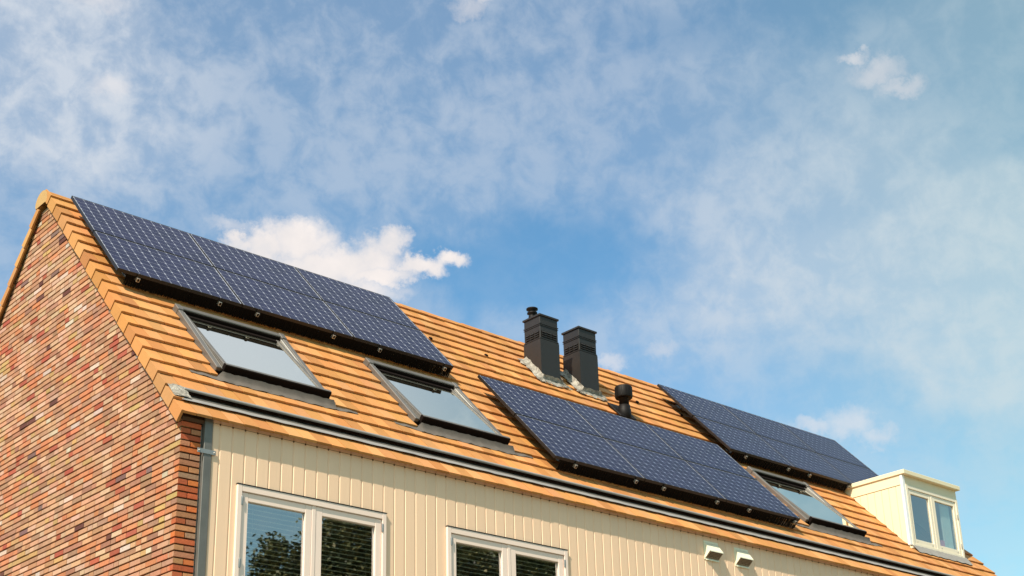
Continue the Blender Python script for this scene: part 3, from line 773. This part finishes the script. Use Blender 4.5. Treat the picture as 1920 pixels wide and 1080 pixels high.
# curtain and the pink thing on the sill stand free in the room
cu = MB(); pts = []; n = 40
for i in range(n):
    x = mid + .33 + .26 * i / (n - 1)
    for z_ in (zb + .05, ztp - .06): pts.append((x, DYF + .075 + .018 * sin(i * 1.1), z_))
cu.grid(pts, n, 2); cur = cu.build('curtain', M['curtain'], None, origin=(mid + .5, DYF + .16, zb + .05))
tag(cur, 'pale green curtain hanging behind the right pane of the dormer window', 'curtain')
pk = MB(); pk.bevbox(mid + .10, mid + .30, DYF + .035, DYF + .055, zb + .03, zb + .27, .01)
pko = pk.build('pink_box', M['pink'], None, origin=(mid + .2, DYF + .12, zb + .03))
tag(pko, 'small pink box standing at the bottom of the right pane of the dormer window', 'box')

# ------------------------------------------------------------------ solar panels
PWD, PHT, GX, GY = 1.576, 1.012, .012, .018
def make_panel():
    root = empty('solar_panel')
    f = MB(); T = .040; lw = .009
    f.bevbox(0, PWD, -PHT, -PHT + lw, -T, 0, .0012); f.bevbox(0, PWD, -lw, 0, -T, 0, .0012)
    f.bevbox(0, lw, -PHT + lw, -lw, -T, 0, .0012); f.bevbox(PWD - lw, PWD, -PHT + lw, -lw, -T, 0, .0012)
    f.build('frame', M['frameblack'], root)
    c = MB(); c.poly([(lw, -PHT + lw, -.004), (PWD - lw, -PHT + lw, -.004), (PWD - lw, -lw, -.004), (lw, -lw, -.004)], 1)
    c.poly([(lw, -lw, -.009), (PWD - lw, -lw, -.009), (PWD - lw, -PHT + lw, -.009), (lw, -PHT + lw, -.009)], 2)
    mx, my = .0175, .014; px = (PWD - 2 * mx) / 12; py = (PHT - 2 * my) / 8; g = .0018; ch = .0125
    for i in range(12):
        for j in range(8):
            a, b = mx + i * px + g, mx + (i + 1) * px - g; y1 = -my - j * py - g * .8; y0 = -my - (j + 1) * py + g * .8; z = -.00385
            c.poly([(a + ch, y0, z), (b - ch, y0, z), (b, y0 + ch, z), (b, y1 - ch, z), (b - ch, y1, z), (a + ch, y1, z), (a, y1 - ch, z), (a, y0 + ch, z)], 0)
    c.build('cells', [M['cell'], M['backsheet'], M['black']], root)
    return root
proto = make_panel()
ARR = [(.0386, 0.0, 'left array by the gable'), (5.182, 2.084, 'middle array below the chimneys'), (10.258, .035, 'right array beside the dormer')]
NUM = ['left', 'middle', 'right']; first = True
for ax, at, nm in ARR:
    for r in range(2):
        for k in range(3):
            o = proto if first else copy_tree(proto); first = False
            o.location = RF(ax + k * (PWD + GX), at + r * (PHT + GY), 0); o.rotation_euler = (TH, 0, 0)
            tag(o, '%s panel in the %s row of the %s' % (NUM[k], ['upper', 'lower'][r], nm), 'solar panel', 'solar panels on the front roof slope')
RAILS = [(0, (.30, 1.335, 1.84, 2.92, 3.62, 4.66)), (1, (5.55, 6.615, 7.135, 8.18, 8.845, 9.85)), (2, (10.65, 11.70, 12.245, 13.29))]
def make_rail():
    root = empty('mounting_rail')
    b = MB(); LN = 2.075
    b.bevbox(-.019, .019, -LN, -.01, -.088, -.0415, .002); b.build('rail', M['alu'], root)
    e = MB(); e.box(-.013, .013, -LN - .0006, -LN + .003, -.082, -.048); e.build('rail_end', M['sky_dark'], root)
    c = MB(); c.bevbox(-.020, .020, -2.043 - .016, -2.043 - .001, -.0415, .002, .001)
    c.box(-.008, .008, -2.043 - .013, -2.043 - .005, .002, .007); c.build('end_clamp', M['frameblack'], root)
    for yy in (-.35, -1.75):
        h = MB(); h.box(-.018, .018, yy - .02, yy + .02, -.176, -.088); h.box(-.018, .018, yy - .02, yy + .12, -.185, -.176); h.build('roof_hook', M['steel'], root)
    return root
rp = make_rail(); first = True
ORD = ['first', 'second', 'third', 'fourth', 'fifth', 'sixth']
for ai, xs_ in RAILS:
    for i, x in enumerate(xs_):
        o = rp if first else copy_tree(rp); first = False
        o.location = RF(x, ARR[ai][1], 0); o.rotation_euler = (TH, 0, 0)
        tag(o, '%s metal rail end from the left under the %s' % (ORD[i], ARR[ai][2]), 'mounting rail', 'aluminium rails under the solar panels')

M['bristle'] = plain('black_bristle', (.006, .004, .003), .8, 0, .2, 30, 0, .1)  # black bristles fill the dark gap under each array's lower edge
for ax, at, nm in ARR:
    b = MB(); x = .13; LW = 3 * PWD + 2 * GX if ax < 9 else 3.035
    b.box(0.11, LW - .002, -2.036, -2.030, -.060, -.0405)
    while x < LW - .004:
        w_ = random.uniform(.004, .009); ln = .176 + random.uniform(-.016, .012); dx = random.uniform(-.006, .006); y0 = -2.033 + random.uniform(-.004, .004)
        b.poly([(x, y0, -.05), (x + w_, y0, -.05), (x + w_ + dx, y0 - .004, -ln), (x + dx, y0 - .004, -ln)]); x += w_ * .55
    o = b.build('black_bristle_strip', M['bristle']); o.location = RF(ax, at, 0); o.rotation_euler = (TH, 0, 0)
    tag(o, 'black bristle strip filling the dark gap under the ' + nm, 'bird guard', 'bristle strips under the solar arrays')

# ------------------------------------------------------------------ trees across the street (seen in the window panes)
GRE = [(.05, .06, .012), (.07, .08, .016), (.13, .12, .025), (.03, .035, .009), (.17, .14, .03)]
def tree(name, x, y, h, lobes, label, leaves=9000, seed=1):
    rnd = random.Random(seed)
    root = empty(name, (x, y, 0)); tr = MB()
    def limb(a, b, ra, rb):
        a = Vector(a); b = Vector(b); d = (b - a); u = d.orthogonal().normalized(); v = d.cross(u).normalized(); n = 9; k = len(tr.v)
        for p, r in ((a, ra), (b, rb)):
            for j in range(n): tr.v.append(tuple(p + (u * cos(2 * pi * j / n) + v * sin(2 * pi * j / n)) * r))
        for j in range(n): tr.f.append((k + j, k + (j + 1) % n, k + n + (j + 1) % n, k + n + j)); tr.m.append(0); tr.c.append((1, 1, 1)); tr.sm.append(True)
    limb((0, 0, 0), (.1, 0, h * .3), .24, .17); limb((.1, 0, h * .3), (0, .1, h * .6), .17, .10)
    for lx, ly, lz, r in lobes:
        m_ = Vector((lx * .45, ly * .45, h * .3 + (lz - h * .3) * .5)); limb((.05, 0, h * .3), m_, .10, .06); limb(m_, (lx, ly, lz), .06, .02)
    tr.build('trunk', M['bark'], root)
    cr = MB(); tot = sum(r ** 2 for *_, r in lobes)
    for lx, ly, lz, r in lobes:
        nc = int(leaves * r ** 2 / tot / 26)
        for _ in range(nc):
            while True:
                d = Vector((rnd.uniform(-1, 1), rnd.uniform(-1, 1), rnd.uniform(-1, 1)))
                if .35 < d.length < 1: break
            cc = Vector((lx, ly, lz)) + Vector((d.x, d.y, d.z * .85)) * r * 1.08; col = rnd.choice(GRE); cr_ = rnd.uniform(.16, .32)
            for _ in range(26):
                p = cc + Vector((rnd.gauss(0, 1), rnd.gauss(0, 1), rnd.gauss(0, .7))) * cr_ * .6
                u = Vector((rnd.uniform(-1, 1), rnd.uniform(-1, 1), rnd.uniform(-.6, .6))).normalized(); v = u.orthogonal().normalized(); s = rnd.uniform(.045, .085)
                k = 1 + rnd.uniform(-.25, .25)
                cr.poly([p - u * s, p + v * s * .5, p + u * s, p - v * s * .5], 0, tuple(q * k for q in col))
    cr.build('crown', M['leaf'], root); tag(root, label, 'tree', 'trees across the street')
tree('broadleaf_tree', 13.6, -16.2, 12.6, [(-2.3, 0, 9.9, .55), (.2, -.2, 10.0, 1.5), (1.2, 0, 9.0, 1.5), (-2.0, .2, 9.0, 1.0), (-.9, 0, 9.7, .9), (.1, .3, 10.9, 1.35), (.5, -.2, 9.0, 1.6), (-1.6, -.3, 7.6, 1.4), (1.5, .2, 10.0, 1.3), (.2, 0, 7.0, 2.0), (1.7, -.4, 7.8, 1.4)],
     'green broadleaf tree across the street, mirrored in the left casement window', 76000, 3)
tree('broadleaf_tree', 18.9, -16.6, 13.2, [(-2.0, .2, 10.3, 1.3), (-.2, 0, 10.0, 1.7), (1.2, 0, 11.3, 1.1), (-.6, 0, 11.6, 1.3), (.8, .3, 10.6, 1.5), (-1.0, -.3, 8.6, 1.7), (1.4, 0, 8.4, 1.7), (.2, .2, 7.0, 1.9), (2.3, -.2, 9.7, 1.0)],
     'green broadleaf tree across the street, mirrored in the right casement window', 76000, 5)
